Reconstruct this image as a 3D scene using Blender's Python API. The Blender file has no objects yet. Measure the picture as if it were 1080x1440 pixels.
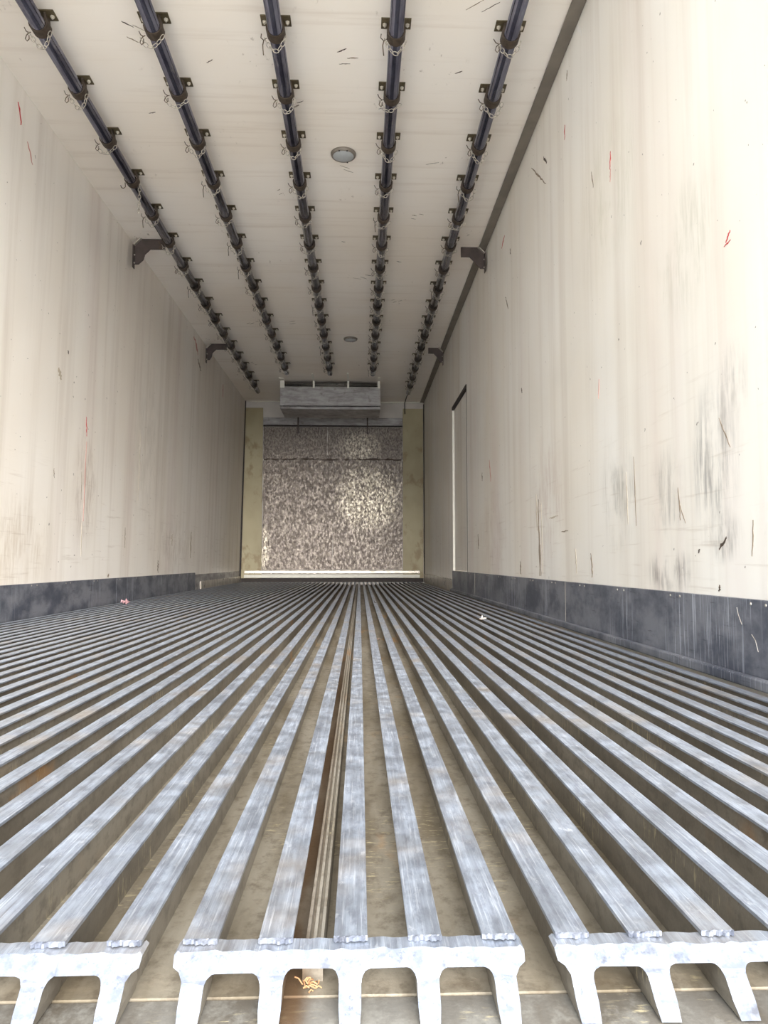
import bpy, bmesh, math, random
from mathutils import Vector, Matrix
random.seed(7)
S = bpy.context.scene
COL = S.collection

# ---------------------------------------------------------------- camera
cam_d = bpy.data.cameras.new('camera')
cam_d.sensor_fit = 'VERTICAL'; cam_d.sensor_height = 36.0
cam_d.lens = 1040.0 / 1440.0 * 36.0
cam_d.clip_start = 0.02
cam = bpy.data.objects.new('camera', cam_d); COL.objects.link(cam)
cam.location = (0, 0, 0.268)
cam.rotation_euler = (math.radians(90 + 3.8506), 0, -math.radians(1.8682))
S.camera = cam

# ---------------------------------------------------------------- light
w = bpy.data.worlds.new('world'); S.world = w; w.use_nodes = True
nt = w.node_tree
bg = nt.nodes['Background']
bg.inputs['Color'].default_value = (0.86, 0.94, 1.0, 1)      # bright even overcast sky
bg.inputs['Strength'].default_value = 3.3
sun_d = bpy.data.lights.new('sun', 'SUN')
sun_d.energy = 13.0; sun_d.angle = math.radians(40); sun_d.color = (1.0, 0.95, 0.88)
sun = bpy.data.objects.new('sun', sun_d); COL.objects.link(sun)
sun.location = (0, -6, 6)
sun.rotation_euler = Vector((-0.14, 1, -0.41)).to_track_quat('-Z', 'Y').to_euler()

vs = S.view_settings
S.display_settings.display_device = 'sRGB'
vs.view_transform = 'Standard'; vs.look = 'None'; vs.gamma = 1.0; vs.use_curve_mapping = False
vs.exposure = 0.24
S.cycles.max_bounces = 16
S.cycles.diffuse_bounces = 12

# ---------------------------------------------------------------- node helpers
def L(c):
    return tuple(((v / 255) / 12.92 if v / 255 <= 0.04045 else ((v / 255 + 0.055) / 1.055) ** 2.4) for v in c) + (1,)

class G:
    """small builder for a procedural material"""
    def __init__(s, name, rough=0.5, metal=0.0, spec=0.5):
        s.m = bpy.data.materials.new(name); s.m.use_nodes = True
        s.t = s.m.node_tree; s.n = s.t.nodes; s.b = s.n['Principled BSDF']
        s.b.inputs['Roughness'].default_value = rough
        s.b.inputs['Metallic'].default_value = metal
        s.b.inputs['Specular IOR Level'].default_value = spec
        s.geo = s.n.new('ShaderNodeNewGeometry')
    def put(s, sock, v):
        if isinstance(v, (int, float)): sock.default_value = v
        elif isinstance(v, tuple): sock.default_value = v
        else: s.t.links.new(v, sock)
    def noise(s, scale, stretch=(1, 1, 1), detail=4, rough=0.55, off=(0, 0, 0), dist=0.0):
        mp = s.n.new('ShaderNodeMapping'); mp.inputs['Scale'].default_value = stretch
        mp.inputs['Location'].default_value = off
        s.t.links.new(s.geo.outputs['Position'], mp.inputs['Vector'])
        nz = s.n.new('ShaderNodeTexNoise'); nz.inputs['Scale'].default_value = scale
        nz.inputs['Detail'].default_value = detail; nz.inputs['Roughness'].default_value = rough
        nz.inputs['Distortion'].default_value = dist
        s.t.links.new(mp.outputs[0], nz.inputs['Vector'])
        return nz.outputs['Fac']
    def ramp(s, v, a, b, lo=0.0, hi=1.0):
        r = s.n.new('ShaderNodeMapRange'); r.interpolation_type = 'SMOOTHSTEP'
        s.put(r.inputs['Value'], v)
        r.inputs['From Min'].default_value = a; r.inputs['From Max'].default_value = b
        r.inputs['To Min'].default_value = lo; r.inputs['To Max'].default_value = hi
        return r.outputs['Result']
    def math(s, op, a, b=0.0):
        m = s.n.new('ShaderNodeMath'); m.operation = op
        s.put(m.inputs[0], a); s.put(m.inputs[1], b); return m.outputs[0]
    def mix(s, f, a, b):
        m = s.n.new('ShaderNodeMix'); m.data_type = 'RGBA'
        s.put(m.inputs[0], f); s.put(m.inputs[6], a); s.put(m.inputs[7], b)
        return m.outputs[2]
    def blob(s, c, r):
        """soft round patch of wear centred on c with radii r"""
        a = s.n.new('ShaderNodeVectorMath'); a.operation = 'SUBTRACT'
        s.t.links.new(s.geo.outputs['Position'], a.inputs[0]); a.inputs[1].default_value = c
        d = s.n.new('ShaderNodeVectorMath'); d.operation = 'DIVIDE'
        s.t.links.new(a.outputs[0], d.inputs[0]); d.inputs[1].default_value = r
        l = s.n.new('ShaderNodeVectorMath'); l.operation = 'LENGTH'
        s.t.links.new(d.outputs[0], l.inputs[0])
        return s.ramp(l.outputs['Value'], 0.25, 1.0, 1.0, 0.0)
    def color(s, v): s.put(s.b.inputs['Base Color'], v)
    def rough(s, v): s.put(s.b.inputs['Roughness'], v)
    def bump(s, v, strength=0.3, dist=0.002):
        b = s.n.new('ShaderNodeBump'); b.inputs['Strength'].default_value = strength
        b.inputs['Distance'].default_value = dist
        s.t.links.new(v, b.inputs['Height']); s.t.links.new(b.outputs[0], s.b.inputs['Normal'])
        return s

def plain(name, rgb, rough=0.5, metal=0.0, var=0.12, scale=30):
    g = G(name, rough, metal)
    c = L(rgb); d = tuple(v * (1 - var * 2.2) for v in c[:3]) + (1,)
    g.color(g.mix(g.ramp(g.noise(scale), 0.3, 0.7), c, d))
    return g.m

def wall_mat(name, base, dirt, blobs=()):
    g = G(name, 0.42, 0, 0.5)
    c = g.mix(g.ramp(g.noise(1.1, (1, 1, 0.5), 3), 0.35, 0.7), L(base), L(dirt))
    # fine vertical streaks of the moulded plastic skin
    st = g.noise(1.0, (9, 9, 0.35), 6, 0.6)
    c = g.mix(g.ramp(st, 0.45, 0.75, 0, 0.35), c, L((186, 172, 156)))
    st2 = g.noise(1.0, (2.2, 2.2, 0.15), 4, 0.6, (4, 3, 1))
    c = g.mix(g.ramp(st2, 0.5, 0.72, 0, 0.35), c, L((214, 196, 190)))
    # small horizontal rub lines near the bottom
    rub = g.noise(1.0, (6, 3, 60), 4, 0.6, (1, 7, 2))
    low = g.blob((0, 4, 0.3), (40, 40, 0.7))
    c = g.mix(g.math('MULTIPLY', g.ramp(rub, 0.58, 0.76, 0, 0.28), low), c, L((160, 140, 120)))
    for cc, rr, amt, rgb in blobs:
        n1 = g.noise(1.0, (60, 60, 6), 6, 0.7, (cc[1], 2, cc[2]))
        n2 = g.noise(9.0, (1, 1, 0.6), 4, 0.6, (2, cc[1], 5))
        f = g.math('MULTIPLY', g.math('MULTIPLY', g.ramp(n1, 0.35, 0.65), g.ramp(n2, 0.35, 0.6)), g.blob(cc, rr))
        c = g.mix(g.math('MULTIPLY', f, amt), c, L(rgb))
    sp = g.noise(38, (1, 1, 1), 2, 0.5, (9, 1, 3))
    c = g.mix(g.ramp(sp, 0.735, 0.76, 0, 0.7), c, L((90, 78, 66)))
    g.color(c)
    g.rough(g.ramp(g.noise(3), 0.3, 0.7, 0.33, 0.5))
    g.bump(g.noise(14, (1, 1, 0.4), 5, 0.6), 0.25, 0.004)
    return g.m

M = {}
M['wall_l'] = wall_mat('cream_wall_skin_left', (243, 238, 231), (237, 229, 218), [
    ((-1.57, 4.3, 0.70), (0.3, 0.25, 0.5), 0.5, (150, 128, 110)),
    ((-1.57, 5.5, 1.10), (0.3, 0.5, 0.8), 0.25, (150, 140, 124)),
    ((-1.57, 3.5, 0.35), (0.3, 0.5, 0.3), 0.4, (170, 148, 120)),
    ((-1.57, 6.4, 0.4), (0.3, 1.0, 0.3), 0.4, (150, 134, 112))])
M['wall_r'] = wall_mat('cream_wall_skin_right', (236, 233, 227), (230, 223, 211), [
    ((0.867, 1.78, 0.52), (0.3, 0.16, 0.24), 0.75, (134, 132, 130)),
    ((0.867, 2.05, 0.45), (0.3, 0.16, 0.18), 0.6, (150, 146, 140)),
    ((0.867, 1.68, 0.66), (0.3, 0.10, 0.16), 0.6, (140, 136, 132)),
    ((0.867, 2.45, 0.50), (0.3, 0.2, 0.25), 0.6, (130, 128, 118)),
    ((0.867, 2.05, 0.24), (0.3, 0.2, 0.08), 0.9, (104, 96, 92)),
    ((0.867, 1.75, 0.33), (0.3, 0.12, 0.08), 0.8, (120, 116, 112)),
    ((0.867, 2.5, 1.55), (0.3, 0.4, 0.35), 0.3, (170, 170, 140)),
    ((0.867, 1.9, 1.1), (0.3, 0.25, 0.25), 0.4, (170, 168, 150)),
    ((0.867, 3.4, 0.55), (0.3, 0.4, 0.4), 0.35, (160, 120, 104)),
    ((0.867, 4.8, 0.45), (0.3, 0.6, 0.35), 0.4, (160, 126, 104))])

g = G('cream_ceiling_skin', 0.5)
c = g.mix(g.ramp(g.noise(0.9, (1, 1, 1), 3), 0.35, 0.7), L((246, 240, 232)), L((241, 232, 220)))
c = g.mix(g.ramp(g.noise(1.0, (1.2, 22, 1), 5, 0.6), 0.5, 0.75, 0, 0.22), c, L((190, 172, 152)))
c = g.mix(g.math('MULTIPLY', g.ramp(g.noise(26, (1.5, 0.7, 1), 5, 0.65), 0.62, 0.70), g.ramp(g.noise(2.4, off=(3, 3, 3)), 0.52, 0.66, 0, 0.7)), c, L((132, 116, 98)))
g.color(c); g.bump(g.noise(12, (0.6, 2, 1), 5), 0.2, 0.003)
M['ceiling'] = g.m

def metal_mat(name, a, b, rough=0.4, metal=0.9, stretch=(40, 2, 40), scale=1.0, spot=None, bump=0.3, bsc=60):
    g = G(name, rough, metal)
    c = g.mix(g.ramp(g.noise(scale, stretch, 5, 0.6), 0.3, 0.7), L(a), L(b))
    if spot: c = g.mix(g.ramp(g.noise(spot[1], detail=5), spot[2], spot[3], 0, spot[4]), c, L(spot[0]))
    g.color(c)
    g.rough(g.ramp(g.noise(18), 0.3, 0.7, rough * 0.75, min(1, rough * 1.35)))
    g.bump(g.noise(bsc, detail=5), bump, 0.001)
    return g.m

# worn top face of the floor ribs: blotchy scuffed aluminium, long drag lines, small nicks
g = G('worn_rib_aluminium', 0.42, 0.75)
c = g.mix(g.ramp(g.noise(1.0, (160, 3, 10), 5, 0.65), 0.3, 0.7), L((172, 181, 196)), L((140, 146, 158)))
c = g.mix(g.ramp(g.noise(60, (1.6, 0.45, 1), 6, 0.75), 0.42, 0.68, 0, 0.7), c, L((120, 124, 136)))
c = g.mix(g.ramp(g.noise(1.0, (420, 9, 10), 4, 0.7, (2, 2, 0)), 0.52, 0.7, 0, 0.6), c, L((214, 220, 230)))
c = g.mix(g.ramp(g.noise(1.0, (300, 7, 10), 4, 0.7, (6, 3, 0)), 0.6, 0.72, 0, 0.6), c, L((98, 98, 106)))
c = g.mix(g.ramp(g.noise(70, (1, 0.5, 1), 4, 0.7, (3, 1, 0)), 0.6, 0.72, 0, 0.5), c, L((214, 218, 226)))
c = g.mix(g.ramp(g.noise(5, (1, 1, 1), 4, 0.6, (1, 5, 0)), 0.5, 0.75, 0, 0.55), c, L((168, 152, 130)))
g.color(c); g.rough(g.ramp(g.noise(24), 0.3, 0.7, 0.38, 0.62))
g.bump(g.noise(90, (2, 0.4, 1), 5, 0.7), 0.5, 0.0008)
M['rib_top'] = g.m
# dirty sides and channel floors
def dirty(name, a, b, cc, metal=0.25, rough=0.55):
    g = G(name, rough, metal)
    c = g.mix(g.ramp(g.noise(1.0, (14, 2.2, 14), 5, 0.6), 0.32, 0.68), L(a), L(b))
    c = g.mix(g.ramp(g.noise(60, (1, 0.8, 1), 5, 0.7), 0.45, 0.7, 0, 0.6), c, L(cc))
    c = g.mix(g.ramp(g.noise(3.5, (2.5, 1, 1), 4, 0.6, (5, 2, 0)), 0.6, 0.72, 0, 0.5), c, L((168, 120, 60)))
    fl = g.noise(1.0, (55, 200, 30), 4, 0.7, (4, 4, 0))
    c = g.mix(g.math('MULTIPLY', g.ramp(fl, 0.55, 0.68), g.ramp(g.noise(6, (2, .7, 1), 3, .5, (8, 1, 0)), 0.5, 0.64, 0, 0.7)), c, L((196, 184, 150)))
    st = g.math('MULTIPLY', g.blob((-0.049, 1.0, -0.035), (0.020, 2.2, 0.04)), g.ramp(g.noise(9, (3, .5, 1), 4), 0.3, 0.55, 0.35, 0.9))
    c = g.mix(st, c, L((88, 66, 44)))
    g.color(c); g.bump(g.noise(160, detail=4), 0.5, 0.0008)
    return g.m
M['rib_side'] = dirty('grimy_rib_side', (134, 127, 116), (104, 97, 87), (86, 80, 72))
M['channel'] = dirty('grimy_channel_floor', (146, 139, 126), (106, 96, 79), (84, 73, 59))
M['seam'] = dirty('worn_seam_ridge', (168, 162, 152), (136, 128, 114), (110, 100, 86), 0.4, 0.45)
M['sill'] = dirty('grimy_sill_plate', (116, 113, 108), (84, 77, 68), (140, 138, 132))
g = G('bright_cut_aluminium', 0.38, 0.35)
c = g.mix(g.ramp(g.noise(90, detail=6, rough=0.7), 0.35, 0.65), L((128, 132, 142)), L((98, 103, 116)))
c = g.mix(g.ramp(g.noise(150, detail=5, off=(5, 2, 2), rough=.7), 0.56, 0.68, 0, 0.6), c, L((70, 72, 84)))
c = g.mix(g.ramp(g.noise(34, detail=4, off=(2, 2, 2)), 0.58, 0.7, 0, 0.8), c, L((66, 66, 72)))
g.color(c); g.bump(g.noise(80, detail=5), 0.6, 0.001); M['cut'] = g.m

# kick plates: grey steel with pale vertical scratches
g = G('scratched_grey_steel', 0.45, 0.35)
c = g.mix(g.ramp(g.noise(5.0, (1, 1, 1.5), 6, 0.65), 0.35, 0.65), L((78, 82, 94)), L((128, 130, 138)))
f = g.math('MULTIPLY', g.ramp(g.noise(1.0, (260, 130, 4), 4, 0.7), 0.52, 0.66), g.ramp(g.noise(2.0, (1, 1, 0.5), 3, 0.5, (1, 4, 2)), 0.45, 0.6, 0, 0.8))
c = g.mix(f, c, L((186, 190, 200)))
c = g.mix(g.ramp(g.noise(1.0, (8, 8, 90), 5, 0.7, (2, 5, 2)), 0.6, 0.7, 0, 0.6), c, L((58, 60, 70)))
g.color(c); g.bump(g.noise(40, (1, 1, 0.4)), 0.2, 0.001); M['kick'] = g.m

# bare sheets on the back wall: oxidised, streaked aluminium
g = G('oxidised_sheet_metal', 0.45, 0.55)
c = g.mix(g.ramp(g.noise(1.0, (60, 9, 34), 7, 0.75), 0.38, 0.62), L((122, 112, 107)), L((76, 68, 65)))
glare = g.math('MAXIMUM', g.blob((0.12, 9.9, 1.12), (0.62, 1, 0.62)), g.math('MULTIPLY', g.blob((0.0, 9.9, 1.82), (0.4, 1, 0.3)), 0.7))  # right-centre patch paints the sheet's reflection of outside light into its colour
glare = g.math('MAXIMUM', glare, g.math('MULTIPLY', g.blob((-1.28, 9.9, 0.4), (0.12, 1, 0.5)), 0.8))
c = g.mix(g.math('MULTIPLY', g.ramp(g.noise(1.0, (50, 30, 26), 6, 0.8, (3, 0, 1)), 0.42, 0.62, 0, 0.95), g.ramp(glare, 0.0, 1.0, 0.22, 1.0)), c, L((232, 222, 202)))
c = g.mix(g.ramp(g.noise(1.0, (34, 10, 14), 5, 0.7, (7, 0, 4)), 0.56, 0.68, 0, 0.6), c, L((74, 64, 58)))
g.color(c); g.rough(g.ramp(g.noise(40, (1, 1, 0.6), 5), 0.35, 0.65, 0.38, 0.6))
g.bump(g.noise(16, (1.2, 1, 0.8), 5, 0.6), 0.12, 0.006); M['sheet'] = g.m

g = G('stained_yellow_panel', 0.5)
c = g.mix(g.ramp(g.noise(1.6, (1, 1, 0.7), 4), 0.35, 0.7), L((178, 168, 136)), L((156, 144, 112)))
c = g.mix(g.ramp(g.noise(5, (1, 1, 0.7), 5, 0.65, (2, 0, 1)), 0.54, 0.66, 0, 0.6), c, L((132, 110, 74)))
g.color(c); M['yellow'] = g.m
M['white_panel'] = plain('aged_white_panel', (206, 200, 194), 0.45, 0, 0.06, 5)
M['casing'] = metal_mat('dull_casing_aluminium', (176, 174, 174), (140, 136, 136), 0.5, 0.5, (6, 6, 30), 1.0, ((110, 100, 92), 14, 0.55, 0.7, 0.5))
M['silver'] = metal_mat('silver_trim', (214, 208, 198), (170, 162, 152), 0.35, 0.7, (4, 20, 4))
M['white'] = plain('white_painted_bracket', (236, 234, 224), 0.5, 0, 0.03)
M['black'] = plain('black_shadow_plastic', (34, 32, 34), 0.6, 0, 0.1)
g = G('smooth_steel_pipe', 0.15, 1.0, 0.5)
c = g.mix(g.ramp(g.noise(1.0, (30, 5, 30), 4, 0.6), 0.35, 0.7), L((126, 128, 146)), L((92, 92, 110)))
c = g.mix(g.math('MULTIPLY', g.ramp(g.noise(1.0, (120, 14, 120), 5, 0.7, (3, 1, 0)), 0.5, 0.62), g.ramp(g.noise(3, off=(1, 2, 0)), 0.4, 0.65, 0.0, 0.5)), c, L((178, 178, 180)))
g.color(c); g.rough(g.ramp(g.noise(30), 0.3, 0.7, 0.10, 0.22)); M['pipe'] = g.m
M['plate'] = plain('olive_brown_steel', (104, 92, 68), 0.6, 0.2, 0.2, 60)
M['collar'] = plain('dark_rusty_steel', (84, 72, 62), 0.6, 0.3, 0.2, 60)
M['bolt'] = plain('zinc_bolt', (226, 218, 204), 0.4, 0.3, 0.1)
M['chain'] = plain('zinc_chain', (206, 198, 184), 0.35, 0.45, 0.22, 90)
M['hook'] = plain('brown_steel_hook', (108, 92, 74), 0.5, 0.4, 0.2, 90)
M['gusset'] = plain('brown_red_bracket_paint', (80, 69, 66), 0.55, 0.1, 0.15, 20)
M['trim'] = plain('grey_brown_corner_trim', (128, 120, 110), 0.5, 0.1, 0.1, 8)
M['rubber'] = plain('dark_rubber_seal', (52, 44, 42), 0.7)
M['lens'] = plain('frosted_lamp_lens', (176, 180, 182), 0.25, 0, 0.04)
M['red'] = plain('red_marker', (196, 62, 66), 0.6, 0, 0.1)
M['pink'] = plain('faded_red_marker', (206, 150, 140), 0.6, 0, 0.06)
M['scuff'] = plain('dark_scuff', (150, 134, 116), 0.7, 0, 0.15)
M['scuff_dark'] = plain('black_scuff', (84, 70, 60), 0.7, 0, 0.15)
M['scuff_soft'] = plain('soft_scuff', (192, 180, 162), 0.7, 0, 0.08)
M['chip'] = plain('white_chip', (240, 238, 234), 0.6, 0, 0.02)
M['paper'] = plain('white_scrap', (236, 228, 224), 0.7, 0, 0.03)
M['pinkpaper'] = plain('pink_scrap', (206, 160, 166), 0.7, 0, 0.06)
M['straw'] = plain('rusty_straw', (176, 130, 92), 0.8, 0, 0.2, 200)
M['shell'] = plain('outer_skin', (206, 206, 204), 0.5, 0, 0.03, 2)
M['ground'] = plain('pale_concrete_yard', (230, 227, 221), 0.85, 0, 0.05, 1.5)  # kept pale so the unseen ground throws more light inside

# ---------------------------------------------------------------- mesh helpers
def mesh_from(bm, name, mats, smooth=False):
    me = bpy.data.meshes.new(name)
    bm.normal_update(); bm.to_mesh(me); bm.free()
    for m in (mats if isinstance(mats, (list, tuple)) else [mats]): me.materials.append(m)
    if smooth:
        for p in me.polygons: p.use_smooth = True
    return me
def link(name, me, parent=None, loc=None):
    o = bpy.data.objects.new(name, me); COL.objects.link(o)
    if parent: o.parent = parent
    if loc: o.location = loc
    return o
def box(bm, x0, x1, y0, y1, z0, z1, mi=0, bev=0.0):
    r = bmesh.ops.create_cube(bm, size=1.0)
    for v in r['verts']:
        v.co = Vector((x0 + (v.co.x + .5) * (x1 - x0), y0 + (v.co.y + .5) * (y1 - y0), z0 + (v.co.z + .5) * (z1 - z0)))
    fs = {f for v in r['verts'] for f in v.link_faces}
    for f in fs: f.material_index = mi
    if bev:
        es = {e for v in r['verts'] for e in v.link_edges}
        bmesh.ops.bevel(bm, geom=list(es), offset=bev, segments=2, affect='EDGES', profile=0.5)
    return r['verts']
def boxobj(name, x0, x1, y0, y1, z0, z1, mat, parent=None, bev=0.0):
    bm = bmesh.new(); box(bm, x0, x1, y0, y1, z0, z1, 0, bev)
    return link(name, mesh_from(bm, name, mat), parent)
def prism(bm, pts, axis, a, b, mi=0):
    """extrude a closed outline (2D) along an axis from a to b; y-axis outlines are (x,z), x-axis outlines are (y,z)"""
    def P(p, t): return (p[0], t, p[1]) if axis == 'y' else (t, p[0], p[1])
    va = [bm.verts.new(P(p, a)) for p in pts]; vb = [bm.verts.new(P(p, b)) for p in pts]
    n = len(pts); fs = [bm.faces.new(va), bm.faces.new(vb[::-1])]
    for i in range(n): fs.append(bm.faces.new((va[(i + 1) % n], va[i], vb[i], vb[(i + 1) % n])))
    for f in fs: f.material_index = mi
    bmesh.ops.recalc_face_normals(bm, faces=fs)
    return va, vb
def tube(bm, pts, r, seg=8, closed=False):
    pts = [Vector(p) for p in pts]; n = len(pts); rings = []
    for i, p in enumerate(pts):
        a = pts[(i - 1) % n] if (closed or i > 0) else p
        b = pts[(i + 1) % n] if (closed or i < n - 1) else p
        t = (b - a).normalized()
        u = t.cross(Vector((0.31, 0.94, 0.13))).normalized(); v = t.cross(u)
        rings.append([bm.verts.new(p + (u * math.cos(k * 2 * math.pi / seg) + v * math.sin(k * 2 * math.pi / seg)) * r) for k in range(seg)])
    fs = []
    for i in range(n if closed else n - 1):
        A, B = rings[i], rings[(i + 1) % n]
        for k in range(seg): fs.append(bm.faces.new((A[k], A[(k + 1) % seg], B[(k + 1) % seg], B[k])))
    if not closed:
        fs.append(bm.faces.new(rings[0][::-1])); fs.append(bm.faces.new(rings[-1]))
    bmesh.ops.recalc_face_normals(bm, faces=fs)
def empty(name, loc):
    o = bpy.data.objects.new(name, None); COL.objects.link(o); o.location = loc; o.empty_display_size = 0.05
    return o
def tag(o, label, cat, group=None):
    o['label'] = label; o['category'] = cat
    if group: o['group'] = group
    return o
def struct(o): o['kind'] = 'structure'; return o

# ---------------------------------------------------------------- dimensions
Y0, YB = 0.556, 9.90
XR, H = 0.867, 2.43
XLB, XLT = -1.600, -1.545          # left wall, bottom and top
ZB = -0.037                        # channel floor
T = 0.07

# ---------------------------------------------------------------- shell
bm = bmesh.new(); box(bm, -30, 30, -30, 30, -1.30, -1.25)  # unseen ground outside, added to bounce light up onto the ceiling
struct(link('ground', mesh_from(bm, 'ground', M['ground'])))

bm = bmesh.new(); prism(bm, [(XLB, ZB - .10), (XLT, H), (XLT, H + .0), (XLB - T, H), (XLB - T, ZB - .10)], 'y', 0.45, YB)
WL = struct(link('wall_left', mesh_from(bm, 'wall_left', M['wall_l'])))

DY0, DY1, DZ0, DZ1 = 5.93, 6.86, 0.187, 1.715
bm = bmesh.new()
box(bm, XR, XR + T, 0.45, DY0, ZB - .10, H)
box(bm, XR, XR + T, DY1, YB, ZB - .10, H)
box(bm, XR, XR + T, DY0, DY1, DZ1, H)
box(bm, XR, XR + T, DY0, DY1, ZB - .10, DZ0)
WR = struct(link('wall_right', mesh_from(bm, 'wall_right', M['wall_r'])))

bm = bmesh.new(); box(bm, XLB - T, XR + T, 0.45, YB + T, H, H + T)
CE = struct(link('ceiling', mesh_from(bm, 'ceiling', M['ceiling'])))
bm = bmesh.new(); box(bm, XLB - T, XR + T, YB, YB + T, ZB - .10, H)
WB = struct(link('wall_back', mesh_from(bm, 'wall_back', M['white_panel'])))

# side door recessed into the right wall
door = struct(empty('door_1', (XR + .03, 6.4, DZ0)))
dx = XR + .03
def local(o, p):
    o.parent = p; o.matrix_parent_inverse = Matrix.Translation(-p.location); return o
local(boxobj('door_panel', XR + .016, XR + .060, DY0 + .012, DY1 - .008, DZ0 + .004, DZ1 - .012, M['wall_r']), door)
local(boxobj('far_jamb_strip', XR - .002, XR + .060, DY1 - .008, DY1, DZ0, DZ1, M['white']), door)
local(boxobj('header_seal', XR - .006, XR + .060, DY0, DY1 - .008, DZ1 - .028, DZ1, M['rubber']), door)
local(boxobj('near_seal', XR - .002, XR + .060, DY0, DY0 + .012, DZ0, DZ1 - .028, M['rubber']), door)

# ceiling corner trim on the right
struct(boxobj('trim_1', XR - .055, XR - .001, 0.46, YB, H - .012, H - .0005, M['trim'], None, .003))
# back corner beads
bm = bmesh.new(); prism(bm, [(XLB + .003, 0), (XLB + .028, 0), (XLT + .014, H - .002), (XLT + .002, H - .002)], 'y', YB - .030, YB - .0225)
struct(link('trim_2', mesh_from(bm, 'trim_2', M['rubber'])))
struct(boxobj('trim_3', XR - .012, XR - .001, YB - .012, YB, 0.0, H - .03, M['rubber']))

# ---------------------------------------------------------------- back wall
def back(name, x0, x1, z0, z1, mat, th, bev=0.0):
    o = boxobj(name, x0, x1, YB - th, YB - .0004, z0, z1, mat, WB, bev); return o
back('side_panel', -1.572, -1.305, 0.0, 2.335, M['yellow'], .022)
back('side_panel', 0.577, 0.850, 0.0, 2.335, M['yellow'], .022)
back('top_band', -1.300, 0.572, 2.105, 2.205, M['casing'], .016, .004)
back('top_lip', -1.300, 0.572, 2.085, 2.102, M['rubber'], .020)
def ragged(name, x0, x1, z0, z1, th, top=0, bot=0, side=0.004):
    bm = bmesh.new(); pts = []
    n = 26
    for i in range(n + 1): pts.append((x0 + (x1 - x0) * i / n, z0 + random.uniform(-bot, bot)))
    for i in range(1, 12): pts.append((x1 + random.uniform(-side, side), z0 + (z1 - z0) * i / 12))
    for i in range(n + 1): pts.append((x1 + (x0 - x1) * i / n, z1 + random.uniform(-top, top)))
    for i in range(1, 12): pts.append((x0 + random.uniform(-side, side), z1 + (z0 - z1) * i / 12))
    prism(bm, pts, 'y', YB - th, YB - .0004)
    return link(name, mesh_from(bm, name, M['sheet']), WB)
ragged('metal_sheet', -1.298, -0.440, 1.652, 2.080, .006, 0, .012)
ragged('metal_sheet', -0.436, 0.572, 1.652, 2.080, .007, 0, .012)
ragged('metal_sheet', -1.298, -0.362, 0.160, 1.630, .010, .012, .004, .006)
ragged('metal_sheet', -0.360, 0.574, 0.160, 1.630, .009, .012, .004, .006)
back('dark_tear', -1.290, 0.560, 1.625, 1.660, M['scuff_dark'], .003)
back('bottom_flashing', -1.53, 0.80, 0.112, 0.152, M['silver'], .030, .004)
back('floor_seal', -1.57, 0.85, 0.0, 0.050, M['rubber'], .024)  # dark strip standing in for the shade between bottom rail and floor
back('bottom_rail', -1.53, 0.80, 0.055, 0.098, M['white'], .045, .005)
back('ceiling_bead', 0.26, 0.85, 2.415, 2.429, M['white'], .02)
back('ceiling_bead', -1.54, -0.95, 2.418, 2.429, M['silver'], .02)

# ---------------------------------------------------------------- kick plates
BR = struct(empty('baseboard_right', (XR, 0.5, 0)))
BL = struct(empty('baseboard_left', (XLB, 0.5, 0)))
def kick(parent, x0, x1, y0, y1, z1, mat, name='kick_panel'):
    o = boxobj(name, x0, x1, y0, y1, -.003, z1, mat, None, .0015); return local(o, parent)
ys = [0.56, 3.072, 5.50, 6.85]
for i in range(3):
    kick(BR, XR - .012, XR - .0004, ys[i], ys[i + 1] - .006, .186, M['kick'])
    local(boxobj('joint_strip', XR - .0125, XR - .006, ys[i + 1] - .0055, ys[i + 1] - .0005, 0, .184, M['silver']), BR)
kick(BR, XR - .012, XR - .0004, 6.855, YB - .05, .110, M['silver'])
local(boxobj('floor_cove', XR - .032, XR - .0128, 0.56, 6.85, -.003, .022, M['kick'], None, .004), BR)
ysl = [0.56, 2.40, 4.90, 7.20]
for i in range(3):
    kick(BL, XLB - .0, XLB + .016, ysl[i], ysl[i + 1] - .006, .163, M['kick'])
    local(boxobj('joint_strip', XLB + .006, XLB + .0165, ysl[i + 1] - .0055, ysl[i + 1] - .0005, 0, .16, M['kick']), BL)
kick(BL, XLB, XLB + .012, 7.205, YB - .05, .145, M['casing'])
kick(BL, XLB + .0125, XLB + .022, 7.45, YB - .05, .075, M['silver'], 'low_strip')
for par, x, zt, y_end in ((BR, XR - .0125, .176, 6.8), (BL, XLB + .0165, .153, 7.1)):
    bm = bmesh.new(); y = 0.7
    while y < y_end:
        for dy in (0, .06):
            m_ = Matrix.Translation((x, y + dy, zt)) @ Matrix.Diagonal((.002, .004, .004, 1))
            bmesh.ops.create_icosphere(bm, subdivisions=1, radius=1, matrix=m_)
        y += 0.42
    o = link('rivet_row', mesh_from(bm, 'rivet_row', M['silver'])); local(o, par); o['kind'] = 'stuff'

# ---------------------------------------------------------------- floor
bm = bmesh.new()
box(bm, XLB, XR, 0.5445, YB, ZB - .05, ZB, 0)
FL = struct(link('floor', mesh_from(bm, 'floor', M['channel'])))
struct(boxobj('sill_plate', XLB - T, XR + T, 0.25, 0.5440, ZB - .06, ZB - .001, M['sill'], None, .002))

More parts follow.
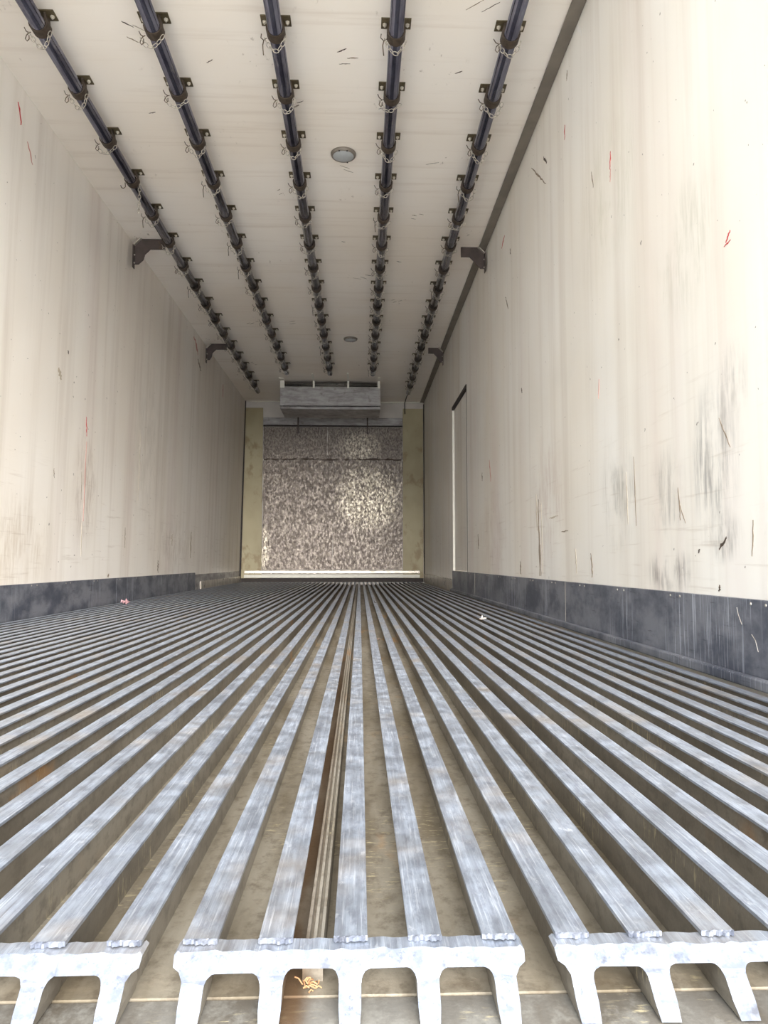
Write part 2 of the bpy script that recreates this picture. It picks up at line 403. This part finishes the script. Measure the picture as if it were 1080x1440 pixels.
PITCH, X0 = 0.0534, -0.006
YE = YB - 0.02
def rib_mesh(v):
    bm = bmesh.new()
    # web (material 1) and cap (material 0)
    box(bm, -.0055, .0055, Y0 + .001, YE, ZB, -.003, 1)
    box(bm, -.012, .012, Y0 - .006, YE, -.003, 0, 0)
    # small fillet under the cap, as extruded
    prism(bm, [(-.009, -.0031), (.009, -.0031), (.0056, -.0065), (-.0056, -.0065)], 'y', Y0 + .001, YE, 1)
    # ragged saw-cut lip at the open end
    n = 16; yb = Y0 - .0061
    front = [(-.0122 + .0244 * i / n, yb - random.uniform(.0004, .0032) * (1 if 0 < i < n else .3)) for i in range(n + 1)]
    lo = [bm.verts.new((x, y, -.0031)) for x, y in front]; hi = [bm.verts.new((x, y, random.uniform(-.0008, .0006))) for x, y in front]
    bl = [bm.verts.new((x, yb, -.0031)) for x, y in front]; bh = [bm.verts.new((x, yb, .0003)) for x, y in front]
    fs = []
    for i in range(n):
        fs += [bm.faces.new((lo[i], lo[i + 1], hi[i + 1], hi[i])), bm.faces.new((hi[i], hi[i + 1], bh[i + 1], bh[i])), bm.faces.new((lo[i + 1], lo[i], bl[i], bl[i + 1])), bm.faces.new((bh[i], bh[i + 1], bl[i + 1], bl[i]))]
    fs += [bm.faces.new((lo[0], hi[0], bh[0], bl[0])), bm.faces.new((lo[n], bl[n], bh[n], hi[n]))]
    bmesh.ops.recalc_face_normals(bm, faces=fs)
    for f in fs: f.material_index = 2
    return mesh_from(bm, 'rib', [M['rib_top'], M['rib_side'], M['cut']])
ribs = [rib_mesh(i) for i in range(4)]
k0, k1 = -29, 15
for k in range(k0, k1 + 1):
    link('rib', ribs[k % 4], FL, (X0 + k * PITCH, random.uniform(-.001, .001), 0))
# interlocking seam of three fine ridges beside the centre rib
def seam():
    bm = bmesh.new(); xc = X0 - PITCH * .5 - .001
    box(bm, xc - .0075, xc + .0075, 0.562, YE, ZB, -.024)
    for d in (-.0055, 0, .0055):
        prism(bm, [(xc + d - .0019, -.0241), (xc + d - .0012, -.0195), (xc + d + .0012, -.0195), (xc + d + .0019, -.0241)], 'y', 0.560, YE, 1)
    return link('seam_ridge', mesh_from(bm, 'seam_ridge', [M['rib_side'], M['seam']]), FL)
seam()

# comb-shaped cut ends of the extrusions: bar on top, five legs, rounded openings
def comb_mesh(nleg, seed):
    rnd = random.Random(seed); bm = bmesh.new()
    hw = .0076; zt, zu = -.0031, -.0128; zl = ZB + .0003; R = .0065
    pts = []
    def leg_x(i): return i * PITCH
    # left outer side
    x = leg_x(0)
    pts += [(x - hw + .001, zl), (x - hw, zl + .008), (x - hw, zu - .004), (x - hw - .003, zu + .000), (x - hw - .0075, zu + .0025), (x - hw - .0082, zt - .002), (x - hw - .006, zt)]
    n = nleg * 8; xa = x - hw - .004; xb = leg_x(nleg - 1) + hw + .004
    for i in range(n + 1): pts.append((xa + (xb - xa) * i / n, zt - rnd.uniform(0, .0012)))
    x = leg_x(nleg - 1)
    pts += [(x + hw + .006, zt), (x + hw + .0082, zt - .002), (x + hw + .0075, zu + .0025), (x + hw + .003, zu), (x + hw, zu - .004), (x + hw, zl + .008), (x + hw - .001, zl)]
    for i in range(nleg - 1, 0, -1):
        xr, xl = leg_x(i) - hw, leg_x(i - 1) + hw
        pts += [(xr + .001, zl), (xr, zl + .008)]
        zz = zu + rnd.uniform(-.001, .0008)
        for a in range(0, 91, 18):
            t = math.radians(a); pts.append((xr - R + R * math.cos(t), zz - R + R * math.sin(t)))
        for a in range(90, 181, 18):
            t = math.radians(a); pts.append((xl + R + R * math.cos(t), zz - R + R * math.sin(t)))
        pts += [(xl, zl + .008), (xl - .001, zl)]
    va, vb = prism(bm, pts, 'y', 0.541, Y0, 0)
    for v in va:      # slanted saw cut: the feet reach further out than the bar
        v.co.y = 0.541 + 1.05 * (v.co.z - zt) + rnd.uniform(-.0007, .0007)
    bm.normal_update()
    bmesh.ops.triangulate(bm, faces=[f for f in bm.faces if len(f.verts) > 4])
    for f in bm.faces:
        cy = f.calc_center_median().y
        if f.normal.y > -0.3: f.material_index = 1 if f.normal.z < .5 else 2
    return mesh_from(bm, 'comb_end', [M['cut'], M['rib_side'], M['rib_top']])
for gi, ks in enumerate(range(-32, 16, 5)):
    a = max(ks, k0); b = min(ks + 4, k1)
    link('comb_end', comb_mesh(b - a + 1, gi), FL, (X0 + a * PITCH, 0, 0))

# ---------------------------------------------------------------- pipe rails, hangers and chains
RAILS = [(-1.268, 9.10, 'far left', 'leftmost pipe rail under the ceiling, nearest the left wall'),
         (-0.822, 8.17, 'second from left', 'second pipe rail from the left wall, ending at the cooling unit'),
         (-0.340, 8.20, 'middle', 'middle pipe rail under the ceiling, left of the round lamps'),
         (0.141, 8.20, 'second from right', 'pipe rail just right of the round ceiling lamps, ending at the cooling unit'),
         (0.602, 9.12, 'far right', 'rightmost pipe rail under the ceiling, beside the grey corner trim')]
ZP, RP = 2.377, 0.0290
ORD = ['first', 'second', 'third', 'fourth', 'fifth', 'sixth', 'seventh', 'eighth', 'ninth', 'tenth', 'eleventh', 'twelfth', 'thirteenth', 'fourteenth', 'fifteenth', 'sixteenth', 'seventeenth']

bm = bmesh.new(); box(bm, -.060, .060, -.030, .030, H - .0045, H - .0003, 0, .001)
me_plate = mesh_from(bm, 'mounting_plate', M['plate'])
bm = bmesh.new()
bmesh.ops.create_cone(bm, cap_ends=True, segments=6, radius1=.0085, radius2=.0085, depth=.006, matrix=Matrix.Translation((0, 0, H - .0078)))
bmesh.ops.create_cone(bm, cap_ends=True, segments=10, radius1=.0042, radius2=.0042, depth=.006, matrix=Matrix.Translation((0, 0, H - .0135)))
me_bolt = mesh_from(bm, 'bolt', M['bolt'])
def strap_mesh():
    """U-shaped strap that holds the pipe under the ceiling plate, with two ears for the chain"""
    bm = bmesh.new(); outer, inner = [], []
    for a in range(0, 181, 18):
        t = math.radians(180 + a)
        outer.append((math.cos(t) * (RP + .0085 - .005 * math.sin(math.radians(a))), ZP + math.sin(t) * (RP + .0035)))
        inner.append((math.cos(t) * (RP + .0006), ZP + math.sin(t) * (RP + .0006)))
    o2 = [(-.028, H - .0048), (-.031, ZP + .024), (-.0375, ZP + .010)] + outer + [(.0375, ZP + .010), (.031, ZP + .024), (.028, H - .0048)]
    i2 = [(-.020, H - .0048), (-.0225, ZP + .0215), (-.0285, ZP + .010)] + inner + [(.0285, ZP + .010), (.0225, ZP + .0215), (.020, H - .0048)]
    prism(bm, o2 + i2[::-1], 'y', -.022, .022)
    return mesh_from(bm, 'hanger_strap', M['collar'])
me_collar = [strap_mesh()]

def link_ring(bm, c, d, flip, ln=.0125, wd=.0078, r=.0016):
    d = d.normalized(); side = Vector((0, 1, 0)) if flip else d.cross(Vector((0, 1, 0))).normalized()
    pts = []
    for k in range(10):
        t = k * 2 * math.pi / 10
        pts.append(c + d * (math.cos(t) * ln) + side * (math.sin(t) * wd))
    tube(bm, pts, r, 5, True)
def chain_mesh(path):
    bm = bmesh.new(); P = [Vector(p) for p in path]
    # resample the path at one link spacing
    segs = [(P[i], P[i + 1], (P[i + 1] - P[i]).length) for i in range(len(P) - 1)]
    tot = sum(s[2] for s in segs); n = max(2, round(tot / .0200)); k = 0
    for i in range(n):
        s = (i + .5) / n * tot; acc = 0
        for a, b, l in segs:
            if acc + l >= s: break
            acc += l
        link_ring(bm, a + (b - a) * ((s - acc) / l), b - a, i % 2 == 0)
    return mesh_from(bm, 'chain_links', M['chain'], True)
def ucurve(xl, xr, zt, zb, y=0.0, n=12, skew=0):
    out = []
    for i in range(n + 1):
        t = i / n; x = xl + (xr - xl) * t
        u = 2 * t - 1
        out.append((x + skew * (1 - u * u), y + .012 * math.sin(3 * t), zb + (zt - zb) * (u * u) ** 0.9))
    return out
zt = ZP - .020
V = []
V.append(chain_mesh(ucurve(-.046, .042, zt, ZP - .068)))
V.append(chain_mesh(ucurve(-.058, .042, zt - .006, ZP - .062, skew=-.008)))
V.append(chain_mesh(ucurve(-.044, .042, zt, ZP - .078, skew=.006)))
V.append(chain_mesh([(.042, 0, zt), (.041, .004, zt - .10), (.038, .004, zt - .16)]))       # hanging straight
def hook_mesh(kind):
    bm = bmesh.new()
    if kind == 0:      # open hook and a loose ring on the left ear
        tube(bm, [(-.038, 0, ZP - .018), (-.046, 0, ZP - .020), (-.058, 0, ZP - .012), (-.066, 0, ZP + .004)], .0019, 6)
        tube(bm, [(-.046, .0, ZP - .020), (-.056, 0, ZP - .030), (-.060, 0, ZP - .044), (-.052, 0, ZP - .054), (-.044, 0, ZP - .046), (-.045, 0, ZP - .030)], .0019, 6)
    elif kind == 1:
        tube(bm, [(-.038, 0, ZP - .018), (-.050, 0, ZP - .026), (-.062, 0, ZP - .014), (-.060, 0, ZP + .002)], .0019, 6)
        tube(bm, [(-.050, 0, ZP - .026), (-.054, 0, ZP - .046), (-.052, 0, ZP - .070), (-.050, 0, ZP - .088)], .0022, 6)
    else:
        tube(bm, [(-.038, 0, ZP - .010), (-.036, 0, ZP - .034), (-.046, 0, ZP - .044), (-.058, 0, ZP - .038), (-.062, 0, ZP - .026)], .0024, 6)
    return mesh_from(bm, 'hook', M['hook'], True)
HK = [hook_mesh(i) for i in range(3)]
def place_word(i, last):
    return 'nearest the open end' if i == 0 else ('last at the back' if i == last else ORD[i] + ' from the open end')
for ri, (rx, yend, rname, rlabel) in enumerate(RAILS):
    rail = tag(empty('pipe_rail', (rx, 0.7, ZP)), rlabel, 'rail', 'pipe rails along the ceiling')
    bm = bmesh.new(); tube(bm, [(rx, 0.7, ZP), (rx, 4.0, ZP), (rx, yend, ZP)], RP, 20)
    local(link('pipe', mesh_from(bm, 'pipe', M['pipe'], True)), rail)
    y = 2.832; n = 0; yl = []
    while y < yend - .03: yl.append(y); y += .3945
    for n, y in enumerate(yl):
        p = link('mounting_plate', me_plate, None, (rx, y, 0)); local(p, rail)
        for sx in (-.046, .046):
            b = link('bolt', me_bolt, p, (sx, .002, 0))
        for mc in me_collar: local(link('hanger_strap', mc, None, (rx, y, 0)), rail)
        e = empty('hook_chain', (rx, y, ZP - .02))
        e.rotation_euler.z = random.uniform(-.25, .25)
        straight = (ri == 0 and n == 3)
        v = 3 if straight else random.choice((0, 1, 2))
        if ri == 0 and n == 4: hk = 1
        elif straight: hk = 2
        else: hk = random.choice((0, 0, 1))
        look = 'chain hanging straight down' if straight else 'steel chain looped'
        tag(e, f"{look} under the {rname} ceiling rail, {place_word(n, len(yl) - 1)}", 'chain', 'hook chains under the ' + rname + ' rail')
        for nm, me in (('chain_links', V[v]), ('hook', HK[hk])):
            o = link(nm, me, e); o.location = (0, 0, -(ZP - .02))

# ---------------------------------------------------------------- gusset brackets in the ceiling corners
def gusset(x_wall, y, sgn, w_, h_, band, label):
    r = tag(empty('corner_bracket', (x_wall, y, H)), label, 'bracket', 'brackets in the ceiling corners')
    X = lambda d: x_wall + sgn * d
    c = .045
    pts = [(X(.002), H - h_), (X(.002), H - c), (X(c), H - .002), (X(w_), H - .002), (X(w_), H - band), (X(band + .035), H - band),
           (X(band), H - band - .035), (X(band * .85), H - h_ + .03), (X(.03), H - h_)]
    bm = bmesh.new(); prism(bm, pts, 'y', y - .005, y + .005)
    local(link('gusset_plate', mesh_from(bm, 'gusset_plate', M['gusset'])), r)
    bm = bmesh.new(); prism(bm, [(X(.002), H - c), (X(c), H - .002), (X(c + .006), H - .006), (X(.006), H - c - .006)], 'y', y - .03, y - .0055)
    local(link('corner_flange', mesh_from(bm, 'corner_flange', M['silver'])), r)
    x0, x1 = sorted((X(.001), X(.006)))
    local(boxobj('wall_flange', x0, x1, y - .045, y - .0055, H - h_ - .035, H - c - .01, M['gusset']), r)
    bm = bmesh.new()
    for dz in (.02, .075):
        bmesh.ops.create_icosphere(bm, subdivisions=1, radius=.006, matrix=Matrix.Translation((X(.009), y - .025, H - h_ - .02 + dz)))
    local(link('bolt', mesh_from(bm, 'bolt', M['bolt'])), r)
gusset(XLT + .03, 4.88, 1, .205, .175, .072, 'brown steel corner bracket on the left wall, nearer the opening')
gusset(XLT + .02, 7.27, 1, .200, .165, .060, 'brown steel corner bracket on the left wall, deeper inside')
gusset(XR - .012, 4.94, -1, .165, .150, .070, 'brown steel corner bracket over the right corner trim, nearer the opening')
gusset(XR - .03, 7.34, -1, .150, .150, .060, 'brown steel corner bracket over the right corner trim, deeper inside')

# ---------------------------------------------------------------- round lamps (off)
def lamp(x, y, label):
    r = tag(empty('ceiling_lamp', (x, y, H)), label, 'lamp', 'round lamps on the ceiling')
    bm = bmesh.new(); seg = 40; prof = [(.055, -.016), (.059, -.018), (.064, -.014), (.067, -.006), (.067, -.0005)]
    rings = [[bm.verts.new((math.cos(k * 2 * math.pi / seg) * a, math.sin(k * 2 * math.pi / seg) * a, b)) for k in range(seg)] for a, b in prof]
    for A, B in zip(rings, rings[1:]):
        for k in range(seg): bm.faces.new((A[k], A[(k + 1) % seg], B[(k + 1) % seg], B[k]))
    bm.faces.new(rings[-1]); bmesh.ops.recalc_face_normals(bm, faces=bm.faces)
    link('rim', mesh_from(bm, 'rim', M['trim'], True), r)
    bm = bmesh.new(); prof = [(.0, -.024), (.024, -.0235), (.043, -.020), (.0555, -.0155)]
    c0 = bm.verts.new((0, 0, -.024))
    rings = [[bm.verts.new((math.cos(k * 2 * math.pi / seg) * a, math.sin(k * 2 * math.pi / seg) * a, b)) for k in range(seg)] for a, b in prof[1:]]
    for k in range(seg): bm.faces.new((c0, rings[0][k], rings[0][(k + 1) % seg]))
    for A, B in zip(rings, rings[1:]):
        for k in range(seg): bm.faces.new((A[k], B[k], B[(k + 1) % seg], A[(k + 1) % seg]))
    bmesh.ops.recalc_face_normals(bm, faces=bm.faces)
    link('lens', mesh_from(bm, 'lens', M['lens'], True), r)
    for a in (70, 250, 290):
        t = math.radians(a)
        bm = bmesh.new(); bmesh.ops.create_icosphere(bm, subdivisions=1, radius=.0045)
        link('screw', mesh_from(bm, 'screw', M['black']), r, (math.cos(t) * .060, math.sin(t) * .060, -.017))
lamp(-.092, 3.794, 'round grey rimmed lamp on the ceiling, the near large one')
lamp(-.094, 7.055, 'round grey rimmed lamp far along the ceiling before the cooling unit')

# ---------------------------------------------------------------- cooling unit under the ceiling
ev = tag(empty('cooling_unit', (-.354, 8.72, 2.12)), 'long grey metal cooling unit hung from the ceiling at the back', 'cooling unit')
EX0, EX1, EY0, EY1 = -.955, .243, 8.72, 9.26
local(boxobj('front_panel', EX0, EX1, EY0, EY0 + .02, 2.122, 2.352, M['casing'], None, .004), ev)
local(boxobj('front_lip', EX0, EX1, EY0 - .008, EY0 - .0005, 2.122, 2.140, M['casing'], None, .003), ev)
local(boxobj('drip_tray', EX0 + .004, EX1 - .004, EY0 + .021, EY1, 2.085, 2.118, M['casing'], None, .003), ev)
for x in (EX0, EX1 - .02):
    local(boxobj('end_panel', x, x + .02, EY0 + .021, EY1, 2.120, 2.352, M['casing'], None, .003), ev)
local(boxobj('back_panel', EX0 + .021, EX1 - .021, EY1 - .02, EY1, 2.120, 2.352, M['black']), ev)
local(boxobj('coil_block', EX0 + .03, EX1 - .03, EY0 + .06, EY1 - .03, 2.13, 2.405, M['black']), ev)
for i, z in enumerate((2.362, 2.378, 2.394)):
    bm = bmesh.new(); tube(bm, [(EX0 + .035, EY0 + .045, z), (-.3, EY0 + .045, z), (EX1 - .035, EY0 + .045, z)], .0028, 8)
    local(link('coil_tube', mesh_from(bm, 'coil_tube', M['silver'], True)), ev)
for x, wd, yf in ((EX0 + .028, .052, .12), (-.553, .024, .32), (-.143, .024, .36), (EX1 - .020, .030, .16)):
    bm = bmesh.new()
    box(bm, x - wd / 2, x + wd / 2, EY0 - .006, EY0 - .0005, 2.336, H - .001)
    box(bm, x - wd / 2, x + wd / 2, EY0 - yf, EY0 - .0065, H - .010, H - .001)
    local(link('hanger_bracket', mesh_from(bm, 'hanger_bracket', M['white'])), ev)
for x in (-.832, .098):
    bm = bmesh.new(); box(bm, x - .009, x + .009, YB - .045, YB - .025, 1.985, 2.30); box(bm, x - .009, x + .009, EY1 + .001, YB - .045, 2.27, 2.30)
    local(link('mounting_strut', mesh_from(bm, 'mounting_strut', M['gusset'])), ev)

# cable dropping at the end of the right rail
bm = bmesh.new(); tube(bm, [(.602, 9.14, ZP), (.604, 9.5, H - .02), (.602, YB - .03, H - .02), (.603, YB - .026, 2.36), (.606, YB - .026, 2.26)], .006, 8)
tag(link('power_cable', mesh_from(bm, 'power_cable', M['black'], True)), 'thin dark cable on the back wall below the rightmost rail', 'cable')

# ---------------------------------------------------------------- marks on walls and ceiling
def mark(parent, surf, a, b, name, mat, width, n=7, wob=.3):
    """thin irregular paint or scuff mark from a to b; wall marks are (y,z), ceiling marks (x,y)"""
    a, b = Vector(a), Vector(b); d = (b - a); nrm = Vector((-d.y, d.x)).normalized()
    L_, R_ = [], []
    for i in range(n + 1):
        t = i / n; wv = width * (math.sin(math.pi * min(max(t, .08), .92)) ** .6) * random.uniform(.5, 1.0)
        c = a + d * t + nrm * random.uniform(-wob, wob) * width
        L_.append(c + nrm * wv / 2); R_.append(c - nrm * wv / 2)
    def P(p, off):
        if surf == 'L': return (XLB + (XLT - XLB) * (p.y - ZB + .10) / (H - ZB + .10) + off, p.x, p.y)
        if surf == 'R': return (XR - off, p.x, p.y)
        if surf == 'C': return (p.x, p.y, H - off)
        if surf == 'B': return (p.x, YB - off, p.y)
    bm = bmesh.new()
    lo = [[bm.verts.new(P(p, .0003)) for p in q] for q in (L_, R_)]
    hi = [[bm.verts.new(P(p, .0012)) for p in q] for q in (L_, R_)]
    for i in range(n):
        bm.faces.new((hi[0][i], hi[0][i + 1], hi[1][i + 1], hi[1][i]))
        bm.faces.new((lo[0][i], hi[0][i], hi[0][i + 1], lo[0][i + 1]))
        bm.faces.new((lo[1][i], hi[1][i], hi[1][i + 1], lo[1][i + 1]))
    bmesh.ops.recalc_face_normals(bm, faces=bm.faces)
    return link(name, mesh_from(bm, name, M[mat]), parent)
RM = 'red_mark'
mark(WR, 'R', (3.00, 2.12), (3.005, 2.06), RM, 'red', .012)
mark(WR, 'R', (2.45, 1.69), (2.46, 1.63), RM, 'red', .009)
mark(WR, 'R', (2.455, 1.63), (2.46, 1.585), RM, 'pink', .007)
mark(WR, 'R', (1.66, 1.045), (1.68, 1.022), RM, 'red', .008)
mark(WR, 'R', (1.658, 1.020), (1.69, 1.018), RM, 'red', .004)
mark(WR, 'R', (4.30, 2.23), (4.40, 2.19), RM, 'red', .016)
mark(WR, 'R', (2.62, .93), (2.63, .86), RM, 'pink', .006)
mark(WR, 'R', (4.9, .95), (4.85, .80), RM, 'pink', .03)
mark(WL, 'L', (3.26, 2.34), (3.30, 2.255), RM, 'red', .018)
mark(WL, 'L', (3.37, 2.22), (3.43, 2.14), RM, 'pink', .015)
mark(WL, 'L', (4.26, 1.10), (4.28, .99), RM, 'red', .014)
mark(WL, 'L', (4.28, .96), (4.29, .50), RM, 'pink', .012, 12)
mark(WL, 'L', (8.3, 2.27), (8.3, 2.12), RM, 'red', .025)
mark(WL, 'L', (6.8, 2.36), (7.0, 2.25), RM, 'pink', .05)
mark(WL, 'L', (7.0, 2.2), (7.15, 2.12), 'scuff', 'scuff', .03)
# right wall: long dark vertical scrape with neighbours, pits and rub lines
for y, z0, z1, wd, mt in ((3.56, .57, .20, .028, 'scuff'), (3.60, .60, .42, .014, 'scuff_soft'), (3.53, .35, .20, .014, 'scuff'), (3.50, .55, .21, .010, 'scuff_soft'), (3.98, .27, .20, .026, 'scuff'),
                          (5.2, .90, .84, .03, 'scuff'), (5.4, .47, .36, .04, 'scuff'), (2.75, .30, .21, .016, 'scuff'), (2.95, .32, .22, .012, 'scuff_soft'),
                          (2.37, .56, .39, .006, 'scuff_soft'), (2.30, .60, .38, .006, 'scuff'), (1.98, .47, .38, .006, 'scuff')):
    mark(WR, 'R', (y, z0), (y - .01, z1), 'scuff', mt, wd, 9)
mark(WR, 'R', (1.74, .615), (1.69, .535), 'scratch', 'scuff', .004)
mark(WR, 'R', (1.97, .42), (1.94, .37), 'scratch', 'scuff', .004)
mark(WR, 'R', (1.72, .325), (1.76, .30), 'scuff', 'scuff_dark', .010)
mark(WR, 'R', (1.86, .300), (1.87, .290), 'scuff', 'scuff_dark', .007)
mark(WR, 'R', (1.76, .212), (1.765, .196), 'scuff', 'scuff_dark', .010)
mark(WR, 'R', (1.60, .36), (1.61, .28), 'scuff', 'scuff', .005)
mark(WR, 'R', (3.60, 2.26), (3.32, 2.03), 'scratch', 'scuff', .010, 12)
mark(WR, 'R', (3.36, 2.18), (3.30, 2.12), 'scuff', 'scuff_dark', .016)
mark(WR, 'R', (2.95, 2.33), (2.96, 2.29), 'scuff', 'scuff', .012)
mark(WR, 'R', (2.66, 1.73), (2.64, 1.66), 'scuff', 'scuff', .008)
mark(WR, 'R', (4.15, 2.08), (4.14, 2.04), 'scuff', 'scuff_dark', .016)
mark(WR, 'R', (4.30, 1.85), (4.22, 1.75), 'scuff', 'scuff', .014)
mark(WR, 'R', (3.9, 1.2), (3.88, 1.17), 'scuff', 'scuff_dark', .016)
mark(WR, 'R', (2.81, 2.42), (2.74, 2.33), 'paint_chip', 'chip', .020)
mark(WR, 'R', (3.2, .47), (3.35, .465), 'scuff', 'scuff_soft', .008)
mark(WR, 'R', (3.05, .40), (3.15, .395), 'scuff', 'scuff', .006)
# left wall
mark(WL, 'L', (3.85, 1.28), (3.88, 1.22), 'scuff', 'scuff_soft', .035)
mark(WL, 'L', (3.95, 1.40), (3.96, 1.38), 'scuff', 'scuff_dark', .014)
for y, z0, z1, wd, mt in ((4.23, .78, .62, .008, 'scuff'), (4.27, .50, .30, .008, 'scuff_soft'), (5.05, .50, .36, .014, 'scuff'), (5.9, .28, .18, .03, 'scuff'), (3.85, .75, .70, .008, 'scuff'),
                          (6.3, .5, .4, .03, 'scuff_soft'), (5.3, 1.2, .7, .010, 'scuff_soft'), (7.0, .55, .3, .05, 'scuff_soft'), (4.75, .19, .172, .03, 'scuff')):
    mark(WL, 'L', (y, z0), (y + .01, z1), 'scuff', mt, wd, 9)
# ceiling scratches
rr = random.Random(11)
for x, y in ((-.09, 3.05), (-.06, 2.98), (.46, 2.75), (.39, 3.15), (-.30, 3.35), (-.12, 3.95), (.05, 3.45), (-.95, 2.9), (-.62, 3.1), (.35, 4.5), (.29, 5.2), (-.10, 4.9), (-.98, 3.5),
             (-1.0, 6.6), (-.9, 6.62), (-.62, 6.6), (.30, 6.0), (-1.2, 8.0), (-.5, 4.2), (.36, 3.9), (-.03, 5.45), (-.01, 5.5)):
    a = rr.uniform(-.5, .5); l = rr.uniform(.02, .07)
    for j in range(rr.choice((1, 2, 3))):
        ox, oy = rr.uniform(-.05, .05), rr.uniform(-.05, .05)
        mark(CE, 'C', (x + ox, y + oy), (x + ox + l * math.cos(a), y + oy + l * math.sin(a) * 1.8), 'scratch', 'scuff' if j else 'scuff_dark', rr.uniform(.003, .009))
# scratch on the near kick plate
def kick_scratch(pts, wd):
    bm = bmesh.new(); tube(bm, [(XR - .0128, y, z) for y, z in pts], wd, 5)
    local(link('scratch', mesh_from(bm, 'scratch', M['silver'])), BR)
kick_scratch([(1.66, .165), (1.655, .150), (1.64, .128)], .0006)
kick_scratch([(1.60, .110), (1.585, .098), (1.575, .075)], .0007)

# ---------------------------------------------------------------- small litter on the floor
def scrap(x, y, z, s, mat, name, label, seed):
    r = random.Random(seed); bm = bmesh.new(); n = 5; g_ = []
    for i in range(n):
        for j in range(n):
            g_.append(bm.verts.new(((i / (n - 1) - .5) * s * r.uniform(.8, 1.1), (j / (n - 1) - .5) * s * 1.4, abs(r.gauss(0, .28)) * s + (abs(i - 2) * .1) * s)))
    for i in range(n - 1):
        for j in range(n - 1):
            bm.faces.new((g_[i * n + j], g_[(i + 1) * n + j], g_[(i + 1) * n + j + 1], g_[i * n + j + 1]))
    lo = min(v.co.z for v in bm.verts)
    for v in bm.verts: v.co.z -= lo - .0002
    o = link(name, mesh_from(bm, name, M[mat]), None, (x, y, z)); md = o.modifiers.new('thickness', 'SOLIDIFY'); md.thickness = .0006; md.offset = 1
    return tag(o, label, 'litter')
scrap(.568, 3.42, 0, .028, 'paper', 'paper_scrap', 'crumpled white paper scrap lying on the ribs toward the right wall', 3)
scrap(-1.477, 4.75, 0, .045, 'pinkpaper', 'paper_scrap', 'pinkish scrap lying on the floor against the left kick plate', 5)
scrap(.064, 2.56, -.0, .012, 'scuff_dark', 'dirt_clod', 'dark speck of dirt on a floor rib just right of centre, the nearer one', 6)
scrap(.102, 4.85, -.0, .014, 'scuff_dark', 'dirt_clod', 'tiny dark speck of dirt on a floor rib, the farther one', 8)
bm = bmesh.new(); r = random.Random(4)
for i in range(16):
    a = r.uniform(0, math.pi); l = r.uniform(.003, .009); x, y, z = r.uniform(-.006, .006), r.uniform(-.004, .004), r.uniform(.0012, .007)
    d = Vector((math.cos(a), math.sin(a), r.uniform(-.2, .3))) * l
    p0 = Vector((x, y, z)); p1 = p0 + d; p1.z = max(p1.z, .001)
    tube(bm, [p0, (p0 + p1) / 2 + Vector((0, 0, .0015)), p1], .0006, 4)
tag(link('straw_tuft', mesh_from(bm, 'straw_tuft', M['straw']), None, (X0 - .028, .5475, ZB)), 'tuft of rusty brown straw in the channel opening left of the centre leg', 'litter')
